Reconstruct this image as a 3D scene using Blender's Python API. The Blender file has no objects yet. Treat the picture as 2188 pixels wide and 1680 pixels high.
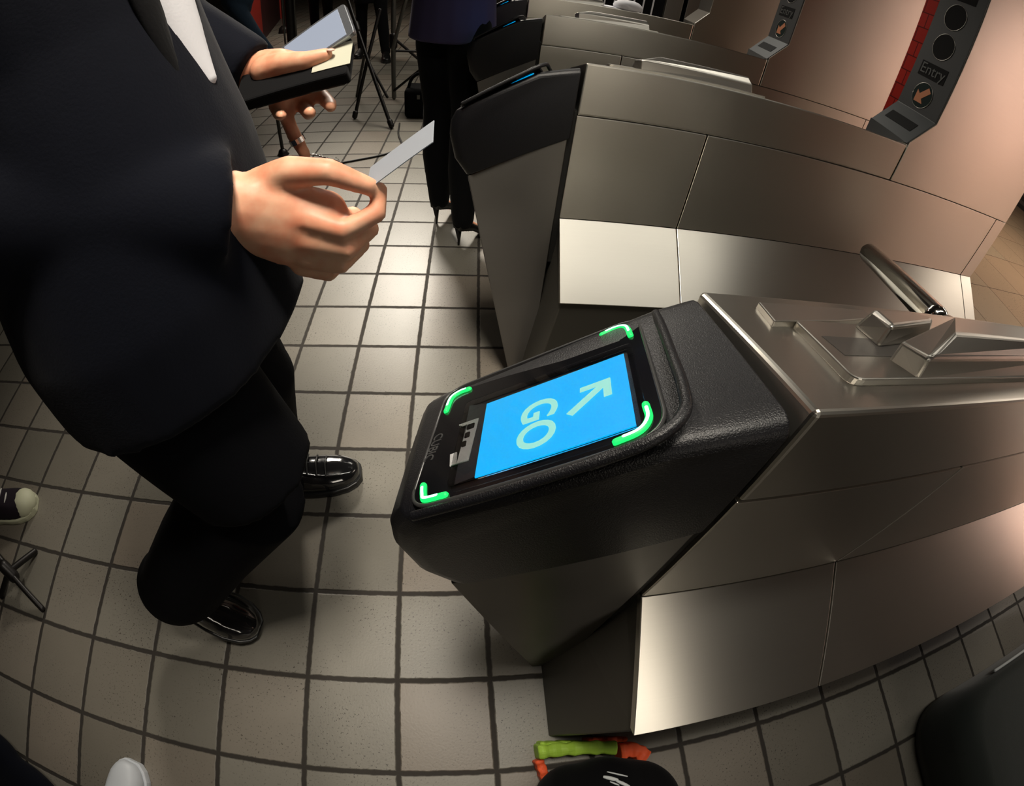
import bpy, math, random
from mathutils import Vector, Matrix, Quaternion
random.seed(4)
sc = bpy.context.scene
COL = sc.collection
V = Vector
T = 0.206                      # floor tile pitch in metres

# ------------------------------------------------------------------ camera
cd = bpy.data.cameras.new('camera')
cam = bpy.data.objects.new('camera', cd)
COL.objects.link(cam)
sc.camera = cam
R = ((0.9855835792, -0.1055390350, 0.1322366077),
     (0.0122941696, -0.7348490458, -0.6781192619),
     (0.1687419975, 0.6699689486, -0.7229576379))   # right, down, forward
cam.matrix_world = Matrix(((R[0][0], -R[1][0], -R[2][0], 0.3743),
                           (R[0][1], -R[1][1], -R[2][1], -0.7306),
                           (R[0][2], -R[1][2], -R[2][2], 1.1546),
                           (0, 0, 0, 1)))
cd.type = 'PANO'               # the photo is taken through a clip-on fisheye lens
cd.panorama_type = 'FISHEYE_LENS_POLYNOMIAL'
cd.sensor_fit = 'HORIZONTAL'
cd.sensor_width = 36
cd.fisheye_fov = 3.1
cd.fisheye_polynomial_k0 = 0
cd.fisheye_polynomial_k1 = -0.05987216418
cd.fisheye_polynomial_k2 = -0.00020544666
cd.fisheye_polynomial_k3 = 4.112209172e-05
cd.fisheye_polynomial_k4 = -1.17489e-06
cd.shift_x = -0.0346421
cd.shift_y = -0.0367281
cd.clip_start = 0.01

# ------------------------------------------------------------------ world, lamps, exposure
w = bpy.data.worlds.new('world')
sc.world = w
w.use_nodes = True
w.node_tree.nodes['Background'].inputs[0].default_value = (0.9, 0.85, 0.75, 1)
w.node_tree.nodes['Background'].inputs[1].default_value = 0.02
sc.view_settings.view_transform = 'Standard'
sc.view_settings.look = 'None'
sc.view_settings.gamma = 1
sc.view_settings.exposure = 0.0
sc.view_settings.use_curve_mapping = False

def area(name, loc, target, sx, sy, power, colour, spread=180):
    l = bpy.data.lights.new(name, 'AREA')
    l.shape = 'RECTANGLE'; l.size = sx; l.size_y = sy
    l.energy = power; l.color = colour; l.spread = math.radians(spread)
    o = bpy.data.objects.new(name, l); COL.objects.link(o)
    o.location = loc
    o.rotation_euler = (V(target) - V(loc)).to_track_quat('-Z', 'Y').to_euler()
    return o
area('television_light', (-0.3, 3.35, 2.3), (0.35, 0.95, 0.0), 0.45, 0.45, 19, (1.0, 0.92, 0.80), 64)
area('ceiling_light_passage', (1.5, -0.5, 2.72), (1.5, -0.5, 0), 1.6, 0.12, 11, (1.0, 0.95, 0.84))
area('ceiling_light_rear', (1.2, 3.2, 2.72), (1.2, 3.2, 0), 2.4, 1.2, 36, (1.0, 0.94, 0.83), 150)
area('ceiling_light_left', (0.3, -0.35, 2.72), (0.2, -0.1, 0.9), 0.3, 0.6, 8, (1.0, 0.91, 0.78), 60)
area('fill_light_back', (-2.2, 6.0, 2.72), (-2.2, 6.0, 0), 2.0, 0.6, 60, (1.0, 0.88, 0.74))  # added fill to brighten the booth and far floor, no known lamp
area('skirt_fill_light', (1.5, -3.6, 1.45), (0.7, -0.68, 0.5), 0.45, 0.9, 1.3, (1.0, 0.90, 0.76), 70)  # added source, there to put a bright reflection on the near skirt
area('ceiling_light_paid_side', (6.0, 1.0, 2.72), (6.0, 1.0, 0), 2.0, 3.0, 90, (1.0, 0.86, 0.72))
area('ceiling_light_south_wall', (8.7, -2.8, 2.72), (8.7, -3.9, 1.2), 2.6, 0.3, 250, (1.0, 0.92, 0.86))

# ------------------------------------------------------------------ material helpers
def mat(name, base=(0.5, 0.5, 0.5), rough=0.5, metal=0.0, **kw):
    m = bpy.data.materials.new(name); m.use_nodes = True
    b = m.node_tree.nodes['Principled BSDF']
    b.inputs['Base Color'].default_value = (*base, 1)
    b.inputs['Roughness'].default_value = rough
    b.inputs['Metallic'].default_value = metal
    for k, v in kw.items():
        key = k.replace('_', ' ').title() if k not in ('ior',) else 'IOR'
        b.inputs[{'Specular Ior Level': 'Specular IOR Level'}.get(key, key)].default_value = v
    return m
def nodes(m): return m.node_tree.nodes, m.node_tree.links, m.node_tree.nodes['Principled BSDF']
def coord(m, scale=(1, 1, 1), kind='Object'):
    N, L, b = nodes(m)
    tc = N.new('ShaderNodeTexCoord'); mp = N.new('ShaderNodeMapping')
    mp.inputs['Scale'].default_value = scale
    L.new(tc.outputs[kind], mp.inputs[0])
    return mp.outputs[0]
def noise(m, vec, scale, detail=3, rough=0.5):
    N, L, b = nodes(m)
    n = N.new('ShaderNodeTexNoise'); n.inputs['Scale'].default_value = scale
    n.inputs['Detail'].default_value = detail; n.inputs['Roughness'].default_value = rough
    L.new(vec, n.inputs['Vector'])
    return n.outputs['Fac']
def ramp(m, fac, stops):
    N, L, b = nodes(m)
    r = N.new('ShaderNodeValToRGB')
    e = r.color_ramp.elements
    while len(e) < len(stops): e.new(0.5)
    for i, (p, c) in enumerate(stops):
        e[i].position = p
        e[i].color = (*c, 1) if hasattr(c, '__len__') else (c, c, c, 1)
    L.new(fac, r.inputs[0])
    return r.outputs[0]
def math_(m, op, a, b_=None):
    N, L, b = nodes(m)
    n = N.new('ShaderNodeMath'); n.operation = op
    for i, x in enumerate((a, b_)):
        if x is None: continue
        if isinstance(x, (int, float)): n.inputs[i].default_value = x
        else: L.new(x, n.inputs[i])
    return n.outputs[0]
def bump(m, h, strength, dist=0.002):
    N, L, b = nodes(m)
    n = N.new('ShaderNodeBump'); n.inputs['Strength'].default_value = strength
    n.inputs['Distance'].default_value = dist
    L.new(h, n.inputs['Height']); L.new(n.outputs[0], b.inputs['Normal'])
def mixc(m, fac, a, b_, mode='MIX'):
    N, L, b = nodes(m)
    n = N.new('ShaderNodeMix'); n.data_type = 'RGBA'; n.blend_type = mode
    for s, x in ((n.inputs[0], fac), (n.inputs[6], a), (n.inputs[7], b_)):
        if isinstance(x, tuple): s.default_value = (*x, 1)
        elif isinstance(x, (int, float)): s.default_value = x
        else: L.new(x, s)
    return n.outputs[2]

def brushed(name, base, r0, r1, aniso=0.75):
    m = mat(name, base, r0, 1.0, anisotropic=aniso)
    N, L, b = nodes(m)
    n2 = noise(m, coord(m, (1.5, 3, 3)), 1.0, 2, 0.5)
    L.new(ramp(m, n2, [(0.3, r0), (0.7, r1)]), b.inputs['Roughness'])
    n1 = noise(m, coord(m, (3, 500, 500)), 1.0, 2, 0.6)
    L.new(mixc(m, n1, tuple(x * 0.95 for x in base), base), b.inputs['Base Color'])
    t = N.new('ShaderNodeCombineXYZ'); t.inputs[1].default_value = 0.4; t.inputs[2].default_value = 1.0
    L.new(t.outputs[0], b.inputs['Tangent'])
    return m
STEEL = brushed('brushed_steel', (0.60, 0.575, 0.52), 0.30, 0.35)
STEEL_DARK = brushed('dark_brushed_steel', (0.19, 0.18, 0.165), 0.38, 0.5)
CAST = mat('satin_cast_steel', (0.50, 0.48, 0.44), 0.34, 1.0)
CHROME = mat('polished_bar', (0.62, 0.60, 0.56), 0.12, 1.0)
SEAM = mat('black_seam', (0.008, 0.008, 0.007), 0.6)
PLATE = mat('grey_enamel_plate', (0.055, 0.058, 0.060), 0.45, 0.3)
LENS = mat('black_lens', (0.006, 0.006, 0.006), 0.6, specular_ior_level=0.12)
LENS_G = mat('green_black_lens', (0.004, 0.016, 0.014), 0.5, specular_ior_level=0.15)
ORANGE = mat('orange_arrow', (0.66, 0.24, 0.10), 0.5)
SIGN_GREY = mat('grey_lettering', (0.10, 0.105, 0.10), 0.5)
BASEM = mat('dark_base_panel', (0.085, 0.080, 0.068), 0.45, 0.5)

def plastic(name, base, r, bs):
    m = mat(name, base, r)
    v = coord(m, (1, 1, 1))
    n = noise(m, v, 850, 2, 0.5)
    bump(m, n, bs, 0.0010)
    return m
BLACKPL = plastic('black_textured_plastic', (0.0045, 0.0045, 0.006), 0.40, 0.45)
BLACKSM = mat('black_gloss', (0.004, 0.004, 0.005), 0.12)
RECESS = mat('recess_wall', (0.012, 0.014, 0.020), 0.35)
GASKET = mat('grey_gasket', (0.035, 0.035, 0.035), 0.3)
GLASS = mat('clear_cover', (1, 1, 1), 0.0, ior=1.12, transmission_weight=1.0)
SPARKLE = plastic('speckled_metal', (0.42, 0.42, 0.42), 0.35, 1.0)
LOGO = mat('embossed_lettering', (0.035, 0.035, 0.035), 0.5)

def emit(name, colour, strength):
    m = mat(name, (0, 0, 0), 0.5)
    N, L, b = nodes(m)
    b.inputs['Emission Color'].default_value = (*colour, 1)
    b.inputs['Emission Strength'].default_value = strength
    return m
BLUE = emit('blue_screen', (0.0, 0.47, 1.0), 1.0)
MINT = emit('mint_letters', (0.42, 0.95, 0.82), 0.85)
LED = emit('green_light', (0.012, 1.0, 0.16), 1.3)
LEDHOT = emit('bright_green_core', (0.30, 1.0, 0.55), 6.0)

def cloth(name, base, rough=0.85, sheen=0.03, sc_=320, b_=0.16):
    m = mat(name, base, rough, 0, sheen_weight=sheen)
    b = m.node_tree.nodes['Principled BSDF']
    b.inputs['Specular IOR Level'].default_value = 0.1
    b.inputs['Sheen Roughness'].default_value = 0.5
    n = noise(m, coord(m), sc_, 2)
    f = noise(m, coord(m), 7, 3)
    bump(m, math_(m, 'ADD', math_(m, 'MULTIPLY', n, 0.15), f), b_, 0.012)
    return m
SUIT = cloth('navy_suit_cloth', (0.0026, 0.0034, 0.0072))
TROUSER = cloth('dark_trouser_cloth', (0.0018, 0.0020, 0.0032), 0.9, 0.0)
BLACKC = cloth('black_cloth', (0.0035, 0.0035, 0.004))
JEANS = cloth('blue_denim', (0.022, 0.038, 0.060))
PURPLE = cloth('purple_knit', (0.055, 0.046, 0.105))
BROWNC = cloth('brown_cloth', (0.050, 0.034, 0.026))
SHIRT = cloth('white_shirt_cloth', (0.65, 0.65, 0.68), 0.8, 0.0, 320, 0.1)
GREYC = cloth('grey_green_cloth', (0.030, 0.036, 0.033), 0.7, 0.3)
def skinmat(name, base):
    m = mat(name, base, 0.5, 0, subsurface_weight=0.12)
    b = m.node_tree.nodes['Principled BSDF']
    b.inputs['Subsurface Radius'].default_value = (0.012, 0.004, 0.002)
    N, L, _ = nodes(m)
    f = noise(m, coord(m), 38, 3)
    L.new(mixc(m, ramp(m, f, [(0.35, 0.0), (0.7, 1.0)]), base, (base[0] * 0.92, base[1] * 0.62, base[2] * 0.55)), b.inputs['Base Color'])
    return m
SKIN = skinmat('skin', (0.70, 0.375, 0.235))
NAIL = mat('nail', (0.70, 0.42, 0.34), 0.3)
HAIR = mat('dark_hair', (0.02, 0.014, 0.01), 0.5)
EYEW = mat('eye_white', (0.8, 0.8, 0.78), 0.2)
PATENT = mat('patent_leather', (0.008, 0.008, 0.009), 0.12, 0, coat_weight=1.0)
LEATHER = mat('black_leather', (0.007, 0.007, 0.007), 0.4)
RUBBERW = mat('cream_rubber', (0.55, 0.56, 0.40), 0.6)
WHITES = mat('white_leather', (0.55, 0.58, 0.62), 0.5)
LACE = mat('white_lace', (0.55, 0.55, 0.52), 0.7)
CANVAS = cloth('dark_canvas', (0.016, 0.012, 0.017))
STAND = mat('black_stand_metal', (0.014, 0.012, 0.011), 0.4, 0.4)
STANDG = mat('grey_stand_metal', (0.13, 0.13, 0.12), 0.35, 0.8)
VEST_Y = mat('lime_fabric', (0.38, 0.62, 0.06), 0.6)
VEST_O = mat('orange_fabric', (0.85, 0.11, 0.03), 0.6)
WHITEP = mat('white_print', (0.65, 0.68, 0.68), 0.6)
RED = mat('red_paint', (0.40, 0.028, 0.018), 0.45)
MAROON = mat('maroon_panel', (0.050, 0.008, 0.010), 0.5)
SILVER = mat('silver_ring', (0.82, 0.80, 0.78), 0.18, 1.0)
PHONEB = mat('phone_back', (0.35, 0.37, 0.40), 0.2, 0.8)
PHONES = emit('lit_phone_screen', (0.78, 0.85, 1.0), 0.5)
CARDW = mat('cream_card', (0.42, 0.42, 0.33), 0.5)
CARDC = mat('translucent_card', (0.40, 0.43, 0.48), 0.25, 0, ior=1.2, transmission_weight=0.35)
CABLE = mat('black_cable', (0.012, 0.012, 0.010), 0.5)

# ------------------------------------------------------------------ mesh helpers
def link(name, verts, faces, material, parent=None, smooth=False, bevel=0, seg=2):
    me = bpy.data.meshes.new(name)
    me.from_pydata([tuple(v) for v in verts], [], faces)
    me.update()
    if material: me.materials.append(material)
    for p in me.polygons: p.use_smooth = smooth
    o = bpy.data.objects.new(name, me); COL.objects.link(o)
    if parent is not None:
        o.parent = parent
        o.matrix_parent_inverse = Matrix.Translation(-parent.location) if parent.type == 'EMPTY' else parent_inv(parent)
    if bevel:
        b = o.modifiers.new('bevel', 'BEVEL'); b.width = bevel; b.segments = seg
        b.limit_method = 'ANGLE'; b.angle_limit = math.radians(25)
        b.harden_normals = False
    return o
def parent_inv(p):
    m = Matrix.Identity(4)
    q = p
    while q is not None:
        m = Matrix.Translation(-q.location) @ m if q.type == 'EMPTY' else m
        q = q.parent
    return Matrix.Identity(4)
def thing(name, loc, label, cat, group=None):
    o = bpy.data.objects.new(name, None); COL.objects.link(o)
    o.location = loc; o.empty_display_size = 0.1
    return tag(o, label, cat, group)
def tag(o, label, cat, group=None):
    o['label'] = label; o['category'] = cat
    if group: o['group'] = group
    return o
def struct(o): o['kind'] = 'structure'; return o

class MB:                      # collects several closed shapes into one mesh
    def __init__(s): s.v = []; s.f = []
    def add(s, v, f):
        n = len(s.v); s.v += [V(x) for x in v]; s.f += [tuple(i + n for i in q) for q in f]; return s
    def box(s, lo, hi):
        x0, y0, z0 = lo; x1, y1, z1 = hi
        return s.add([(x0,y0,z0),(x1,y0,z0),(x1,y1,z0),(x0,y1,z0),(x0,y0,z1),(x1,y0,z1),(x1,y1,z1),(x0,y1,z1)],
                     [(3,2,1,0),(4,5,6,7),(0,1,5,4),(1,2,6,5),(2,3,7,6),(3,0,4,7)])
    def loft(s, rings, cap=True):
        n = len(rings[0]); vs = [p for r in rings for p in r]; fs = []
        for k in range(len(rings) - 1):
            for i in range(n):
                j = (i + 1) % n
                fs.append((k*n+i, k*n+j, (k+1)*n+j, (k+1)*n+i))
        if cap:
            fs.append(tuple(range(n))[::-1]); fs.append(tuple((len(rings)-1)*n + i for i in range(n)))
        return s.add(vs, fs)
    def prism(s, poly, d):     # polygon (3D points) swept along d
        d = V(d); return s.loft([[V(p) for p in poly], [V(p) + d for p in poly]])
    def chain(s, pts, rad, up=(0, 0, 1), n=16, round_=True):
        """tube through pts; rad entries are r or (side, up) half-widths"""
        pts = [V(p) for p in pts]; up = V(up); rings = []
        rad = [(r, r) if not hasattr(r, '__len__') else r for r in rad]
        m = len(pts)
        def ring(c, t, a, b):
            sd = t.cross(up)
            if sd.length < 1e-4: sd = t.cross(V((1, 0.1, 0)))
            sd.normalize(); u = sd.cross(t).normalized()
            return [c + sd * (a * math.cos(q)) + u * (b * math.sin(q)) for q in [2*math.pi*i/n for i in range(n)]]
        tan = []
        for i in range(m):
            t = (pts[min(i+1, m-1)] - pts[max(i-1, 0)])
            tan.append(t.normalized())
        if round_:
            for k in (0.15, 0.5, 0.8):
                q = math.sqrt(1 - (1 - k) ** 2); e = min(rad[0])
                rings.append(ring(pts[0] - tan[0] * e * (1 - k), tan[0], rad[0][0]*q, rad[0][1]*q))
        for i in range(m): rings.append(ring(pts[i], tan[i], *rad[i]))
        if round_:
            for k in (0.8, 0.5, 0.15):
                q = math.sqrt(1 - (1 - k) ** 2); e = min(rad[-1])
                rings.append(ring(pts[-1] + tan[-1] * e * (1 - k), tan[-1], rad[-1][0]*q, rad[-1][1]*q))
        return s.loft(rings)
    def ball(s, c, r, n=16, mrot=None):
        c = V(c); r = V(r) if hasattr(r, '__len__') else V((r, r, r)); rings = []
        k = n // 2
        for i in range(1, k):
            a = math.pi * i / k
            ring = []
            for j in range(n):
                q = 2 * math.pi * j / n
                p = V((r.x * math.sin(a) * math.cos(q), r.y * math.sin(a) * math.sin(q), -r.z * math.cos(a)))
                ring.append(c + (mrot @ p if mrot else p))
            rings.append(ring)
        return s.loft(rings)
    def build(s, name, material, parent=None, smooth=False, bevel=0, seg=2, fuse=0, relax=6):
        o = link(name, s.v, s.f, material, parent, smooth, bevel, seg)
        if fuse:
            r = o.modifiers.new('fuse', 'REMESH'); r.mode = 'VOXEL'; r.voxel_size = fuse; r.use_smooth_shade = True
            q = o.modifiers.new('relax', 'SMOOTH'); q.factor = 0.5; q.iterations = relax
        return o
def catmull(pts, k=6):
    pts = [V(p) for p in pts]; out = []
    P = [pts[0]*2 - pts[1]] + pts + [pts[-1]*2 - pts[-2]]
    for i in range(1, len(P) - 2):
        for j in range(k):
            t = j / k
            out.append(0.5*((2*P[i]) + (P[i+1]-P[i-1])*t + (2*P[i-1]-5*P[i]+4*P[i+1]-P[i+2])*t*t + (3*P[i]-P[i-1]-3*P[i+1]+P[i+2])*t**3))
    out.append(pts[-1]); return out
def text_mesh(s, size, extrude=0.0004, bold=0.0):
    """centred lettering in its own xy plane as (verts, faces)"""
    cu = bpy.data.curves.new('lettering', 'FONT'); cu.body = s; cu.size = size
    cu.align_x = 'CENTER'; cu.align_y = 'CENTER'; cu.extrude = extrude; cu.offset = bold; cu.resolution_u = 5
    o = bpy.data.objects.new('lettering', cu); COL.objects.link(o)
    dg = bpy.context.evaluated_depsgraph_get(); dg.update()
    me = bpy.data.meshes.new_from_object(o.evaluated_get(dg))
    v = [p.co.copy() for p in me.vertices]; f = [tuple(p.vertices) for p in me.polygons]
    bpy.data.objects.remove(o); bpy.data.curves.remove(cu); bpy.data.meshes.remove(me)
    return v, f
def round_quad(q, r, n=6):
    """2D polygon with rounded corners"""
    out = []; m = len(q)
    for i in range(m):
        p = V((*q[i], 0)); a = V((*q[i-1], 0)) - p; b = V((*q[(i+1) % m], 0)) - p
        rr = r[i] if hasattr(r, '__len__') else r
        a = p + a.normalized() * rr; b = p + b.normalized() * rr
        for k in range(n + 1):
            t = k / n
            c = a * (1-t)**2 + p * (2*t*(1-t)) + b * t**2
            out.append((c.x, c.y))
    return out

# ------------------------------------------------------------------ floor, walls, ceiling
FL = mat('quarry_tile', (0.3, 0.28, 0.25), 0.5)
def tile_material(m, pitch, c_dark, c_light, grout, gw, speck=True, r=0.42):
    N, L, b = nodes(m)
    tc = N.new('ShaderNodeTexCoord'); mp = N.new('ShaderNodeMapping')
    mp.inputs['Scale'].default_value = (1/pitch, 1/pitch, 1/pitch)
    L.new(tc.outputs['Object'], mp.inputs[0])
    wob = N.new('ShaderNodeTexNoise'); wob.inputs['Scale'].default_value = 11
    L.new(mp.outputs[0], wob.inputs['Vector'])
    vm = N.new('ShaderNodeVectorMath'); vm.operation = 'MULTIPLY_ADD'
    L.new(wob.outputs['Color'], vm.inputs[0]); vm.inputs[1].default_value = (0.022, 0.022, 0); L.new(mp.outputs[0], vm.inputs[2])
    sp = N.new('ShaderNodeSeparateXYZ'); L.new(vm.outputs[0], sp.inputs[0])
    def dist(o):
        f = math_(m, 'FRACT', math_(m, 'ADD', o, 100.0 - 0.011))
        return math_(m, 'MINIMUM', f, math_(m, 'SUBTRACT', 1.0, f))
    d = math_(m, 'MINIMUM', dist(sp.outputs[0]), dist(sp.outputs[1]))
    mask = ramp(m, d, [(gw * 0.75, 0.0), (gw * 1.25, 1.0)])
    fl = N.new('ShaderNodeVectorMath'); fl.operation = 'FLOOR'; L.new(mp.outputs[0], fl.inputs[0])
    wn = N.new('ShaderNodeTexWhiteNoise'); wn.noise_dimensions = '2D'; L.new(fl.outputs[0], wn.inputs['Vector'])
    tone = ramp(m, wn.outputs['Value'], [(0.0, c_dark), (0.55, tuple((a+c)/2 for a, c in zip(c_dark, c_light))), (1.0, c_light)])
    wn2 = N.new('ShaderNodeTexWhiteNoise'); wn2.noise_dimensions = '3D'
    of = N.new('ShaderNodeVectorMath'); of.operation = 'ADD'; L.new(fl.outputs[0], of.inputs[0]); of.inputs[1].default_value = (17.3, 5.1, 3.3); L.new(of.outputs[0], wn2.inputs['Vector'])
    tone = mixc(m, ramp(m, wn2.outputs['Value'], [(0.45, 0.0), (1.0, 0.55)]), tone, (c_light[0] * 1.02, c_light[1] * 0.86, c_light[2] * 0.80), 'MIX') if speck else tone
    big = noise(m, mp.outputs[0], 2.3, 4, 0.6)
    tone = mixc(m, math_(m, 'MULTIPLY', big, 0.30), tone, tuple(x * 0.62 for x in c_dark))
    if speck:
        s1 = noise(m, mp.outputs[0], 38, 2, 0.65)
        sm = ramp(m, s1, [(0.33, 1.0), (0.39, 0.0)])
        reg = ramp(m, noise(m, mp.outputs[0], 1.1, 2), [(0.40, 0.15), (0.6, 1.0)])
        tone = mixc(m, math_(m, 'MULTIPLY', sm, reg), tone, (0.035, 0.028, 0.022))
    L.new(mixc(m, mask, grout, tone), b.inputs['Base Color'])
    L.new(ramp(m, mask, [(0.0, 0.85), (1.0, r)]), b.inputs['Roughness'])
    h = math_(m, 'ADD', mask, math_(m, 'MULTIPLY', noise(m, mp.outputs[0], 40, 3), 0.12))
    bump(m, h, 0.5, 0.004)
tile_material(FL, T, (0.165, 0.153, 0.125), (0.255, 0.240, 0.203), (0.030, 0.025, 0.020), 0.028)
FLB = mat('beige_terrazzo', (0.50, 0.36, 0.22), 0.45)
tile_material(FLB, 0.62, (0.46, 0.34, 0.22), (0.50, 0.37, 0.24), (0.10, 0.06, 0.04), 0.006, True, 0.4)
struct(link('floor', [(-9, -5, 0), (2.45, -5, 0), (2.45, 15, 0), (-9, 15, 0)], [(0, 1, 2, 3)], FL))
struct(link('floor', [(2.45, -5, 0), (11, -5, 0), (11, 15, 0), (2.45, 15, 0)], [(0, 1, 2, 3)], FLB))
CEIL = mat('dark_ceiling_paint', (0.05, 0.048, 0.045), 0.9)
struct(link('ceiling', [(-9, -5, 2.8), (11, -5, 2.8), (11, 15, 2.8), (-9, 15, 2.8)], [(3, 2, 1, 0)], CEIL))
WALLC = mat('cream_pink_tile', (0.62, 0.40, 0.33), 0.45)
WALLD = mat('dark_tile_wall', (0.10, 0.085, 0.075), 0.6)
for m_, c1, c2, g in ((WALLC, (0.60, 0.38, 0.31), (0.66, 0.44, 0.37), (0.30, 0.18, 0.15)), (WALLD, (0.09, 0.08, 0.07), (0.12, 0.10, 0.09), (0.04, 0.035, 0.03))):
    N, L, b = nodes(m_)
    br = N.new('ShaderNodeTexBrick'); br.inputs['Scale'].default_value = 1.0
    br.inputs['Brick Width'].default_value = 0.15; br.inputs['Row Height'].default_value = 0.075; br.inputs['Mortar Size'].default_value = 0.004
    br.inputs['Color1'].default_value = (*c1, 1); br.inputs['Color2'].default_value = (*c2, 1); br.inputs['Mortar'].default_value = (*g, 1)
    mp_ = N.new('ShaderNodeMapping'); tc_ = N.new('ShaderNodeTexCoord'); mp_.inputs['Rotation'].default_value = (math.pi/2, 0, 0)
    L.new(tc_.outputs['Object'], mp_.inputs[0]); L.new(mp_.outputs[0], br.inputs['Vector']); L.new(br.outputs['Color'], b.inputs['Base Color'])
def wall(name, a, b_, m):
    d = (V((*b_, 0)) - V((*a, 0))).normalized(); n = V((-d.y, d.x, 0)) * 0.1
    mb = MB(); A = V((*a, 0)); B = V((*b_, 0))
    mb.prism([A, B, B - n, A - n], (0, 0, 2.8))
    return struct(mb.build(name, m))
wall('wall_south', (11, -4), (6.6, -4), WALLC)
wall('wall_south', (6.6, -4), (-9, -4), WALLD)
wall('wall_south', (4.3, -2.2), (2.4, -2.2), WALLD)  # added unseen partition, keeps the pink wall out of the near skirt's reflection
wall('wall_north', (-9, 14), (11, 14), WALLD)
wall('wall_west', (-8, -5), (-8, 15), WALLD)
wall('wall_east', (10, 15), (10, -5), WALLD)

# ------------------------------------------------------------------ turnstiles
X0, X1, XE = 0.580, 1.495, 2.195        # front of cabinet, start of tall part, rear end
YN, YF = -0.596, -0.419                 # near and far side of the cabinet
DY = 0.8668
def topz(y): return 0.968 - (y - YN) * 0.277

def make_turnstile(label):
    t = thing('turnstile', (1.39, -0.51, 0), label, 'turnstile', 'row of subway turnstiles')
    # upper band with the sloping top
    zl = 0.853
    poly = [(X0, YN, zl), (X0, YN, 0.968), (X0, YF, topz(YF)), (X0, YF, zl)]
    MB().prism(poly[::-1], (X1 - X0 - 0.002, 0, 0)).build('top_cabinet', STEEL, t, bevel=0.0045, seg=3)
    # mid panels and skirts, near and far side, split at the seam
    xs = 0.8885
    gap = 0.0016
    for sgn, ya in ((1, YN), (-1, YF)):
        o = -sgn                # outward along y
        for nm, a, b_ in (('side_panel', X0, xs - gap), ('side_panel', xs + gap, 2.12 - gap)):
            p = [(a, ya, 0.8515), (b_, ya, 0.8515), (b_, ya, 0.5955), (a, ya, 0.5955)]
            mb = MB().prism(p if sgn > 0 else p[::-1], (0, -o * 0.02, 0)); mb.build(nm, STEEL, t, bevel=0.0015)
        for nm, a, b_ in (('skirt_panel', X0, xs - gap), ('skirt_panel', xs + gap, 2.12 - gap)):
            p = [(a, ya, 0.5945), (b_, ya, 0.5945), (b_, ya + o * 0.166, 0.462), (a, ya + o * 0.166, 0.462)]
            mb = MB().prism(p if sgn > 0 else p[::-1], (0, -o * 0.012, -0.010)); mb.build(nm, STEEL, t, bevel=0.0012)
        # end strip beside the tall part
        mb = MB()
        p = [(2.12 + gap, ya, 0.8515), (XE, ya, 0.8515), (XE, ya, 0.5955), (2.12 + gap, ya, 0.5955)]
        mb.prism(p if sgn > 0 else p[::-1], (0, -o * 0.02, 0))
        p = [(2.12 + gap, ya, 0.5945), (XE, ya, 0.5945), (XE, ya + o * 0.166, 0.462), (2.12 + gap, ya + o * 0.166, 0.462)]
        mb.prism(p if sgn > 0 else p[::-1], (0, -o * 0.012, -0.010))
        mb.build('end_strip', STEEL, t, bevel=0.001)
    # dark core that shows in the seams
    MB().box((X0 + 0.004, YN + 0.014, 0.46), (XE - 0.01, YF - 0.014, 0.853)).build('inner_core', SEAM, t)
    # base below the skirts
    mb = MB()
    prof = [(YN - 0.160, 0.0), (YF + 0.160, 0.0), (YF + 0.160, 0.458), (YF, 0.585), (YN, 0.585), (YN - 0.160, 0.458)]
    f = [V((X0 + 0.004 - 0.055 * max(0, (0.458 - z) / 0.458), y, z)) for y, z in prof]
    e = [V((XE - 0.002, y, z)) for y, z in prof]
    mb.loft([f, e][::-1]); mb.build('base', BASEM, t, bevel=0.003)
    # slanted prow under the reader
    mb = MB()
    a = [V((0.356, YN + 0.004, 0.690)), V((X0 - 0.012, YN + 0.001, 0.800)), V((X0 - 0.012, YN + 0.001, 0.0)), V((0.508, YN + 0.001, 0.0))]
    c = [V((0.372, YF - 0.004, 0.690)), V((X0 - 0.012, YF, 0.800)), V((X0 - 0.012, YF, 0.0)), V((0.508, YF, 0.0))]
    mb.loft([a, c]); mb.build('front_prow', STEEL_DARK, t, bevel=0.002)
    MB().box((X0 - 0.013, YN + 0.006, 0.46), (X0 + 0.004, YF - 0.006, 0.86)).build('prow_gap_shade', SEAM, t)  # black strip gives the gap behind the prow its dark as colour
    # tall cabinet with the signal plate
    mb = MB()
    side = [(X1 + 0.002, 0.8535), (XE, 0.8535), (XE, 2.05), (1.600, 2.05), (1.567, 1.056), (X1 + 0.002, 0.978)]
    mb.prism([(x, YN, z) for x, z in side], (0, YF - YN, 0)); mb.build('tall_cabinet', STEEL, t, bevel=0.002)
    mb = MB()
    fz = topz(YF)
    pl = mb
    A = [V((1.489, YN + 0.002, 0.972)), V((1.563, YN + 0.002, 1.056)), V((1.594, YN + 0.002, 2.04)), V((1.606, YN + 0.002, 2.04)), V((1.575, YN + 0.002, 1.05)), V((1.500, YN + 0.002, 0.966))]
    B = [V((p.x, YF - 0.002, p.z)) for p in A]
    mb.loft([B, A]); plate = mb.build('signal_plate', PLATE, t, bevel=0.0012)
    mb = MB().prism([(1.489, YF - 0.002, fz), (1.489, YF - 0.002, 0.976), (1.489, YN + 0.004, 0.972)], (0.01, 0, 0))
    mb.build('plate_foot', PLATE, t)
    ux = V((0.0315, 0, 1)).normalized(); nx = V((-1, 0, 0.0315)).normalized()
    def onplate(y, z, h=0.0): return V((1.563 + (z - 1.056) * 0.0315, y, z)) + nx * h
    yc = (YN + YF) / 2 + 0.004
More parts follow.
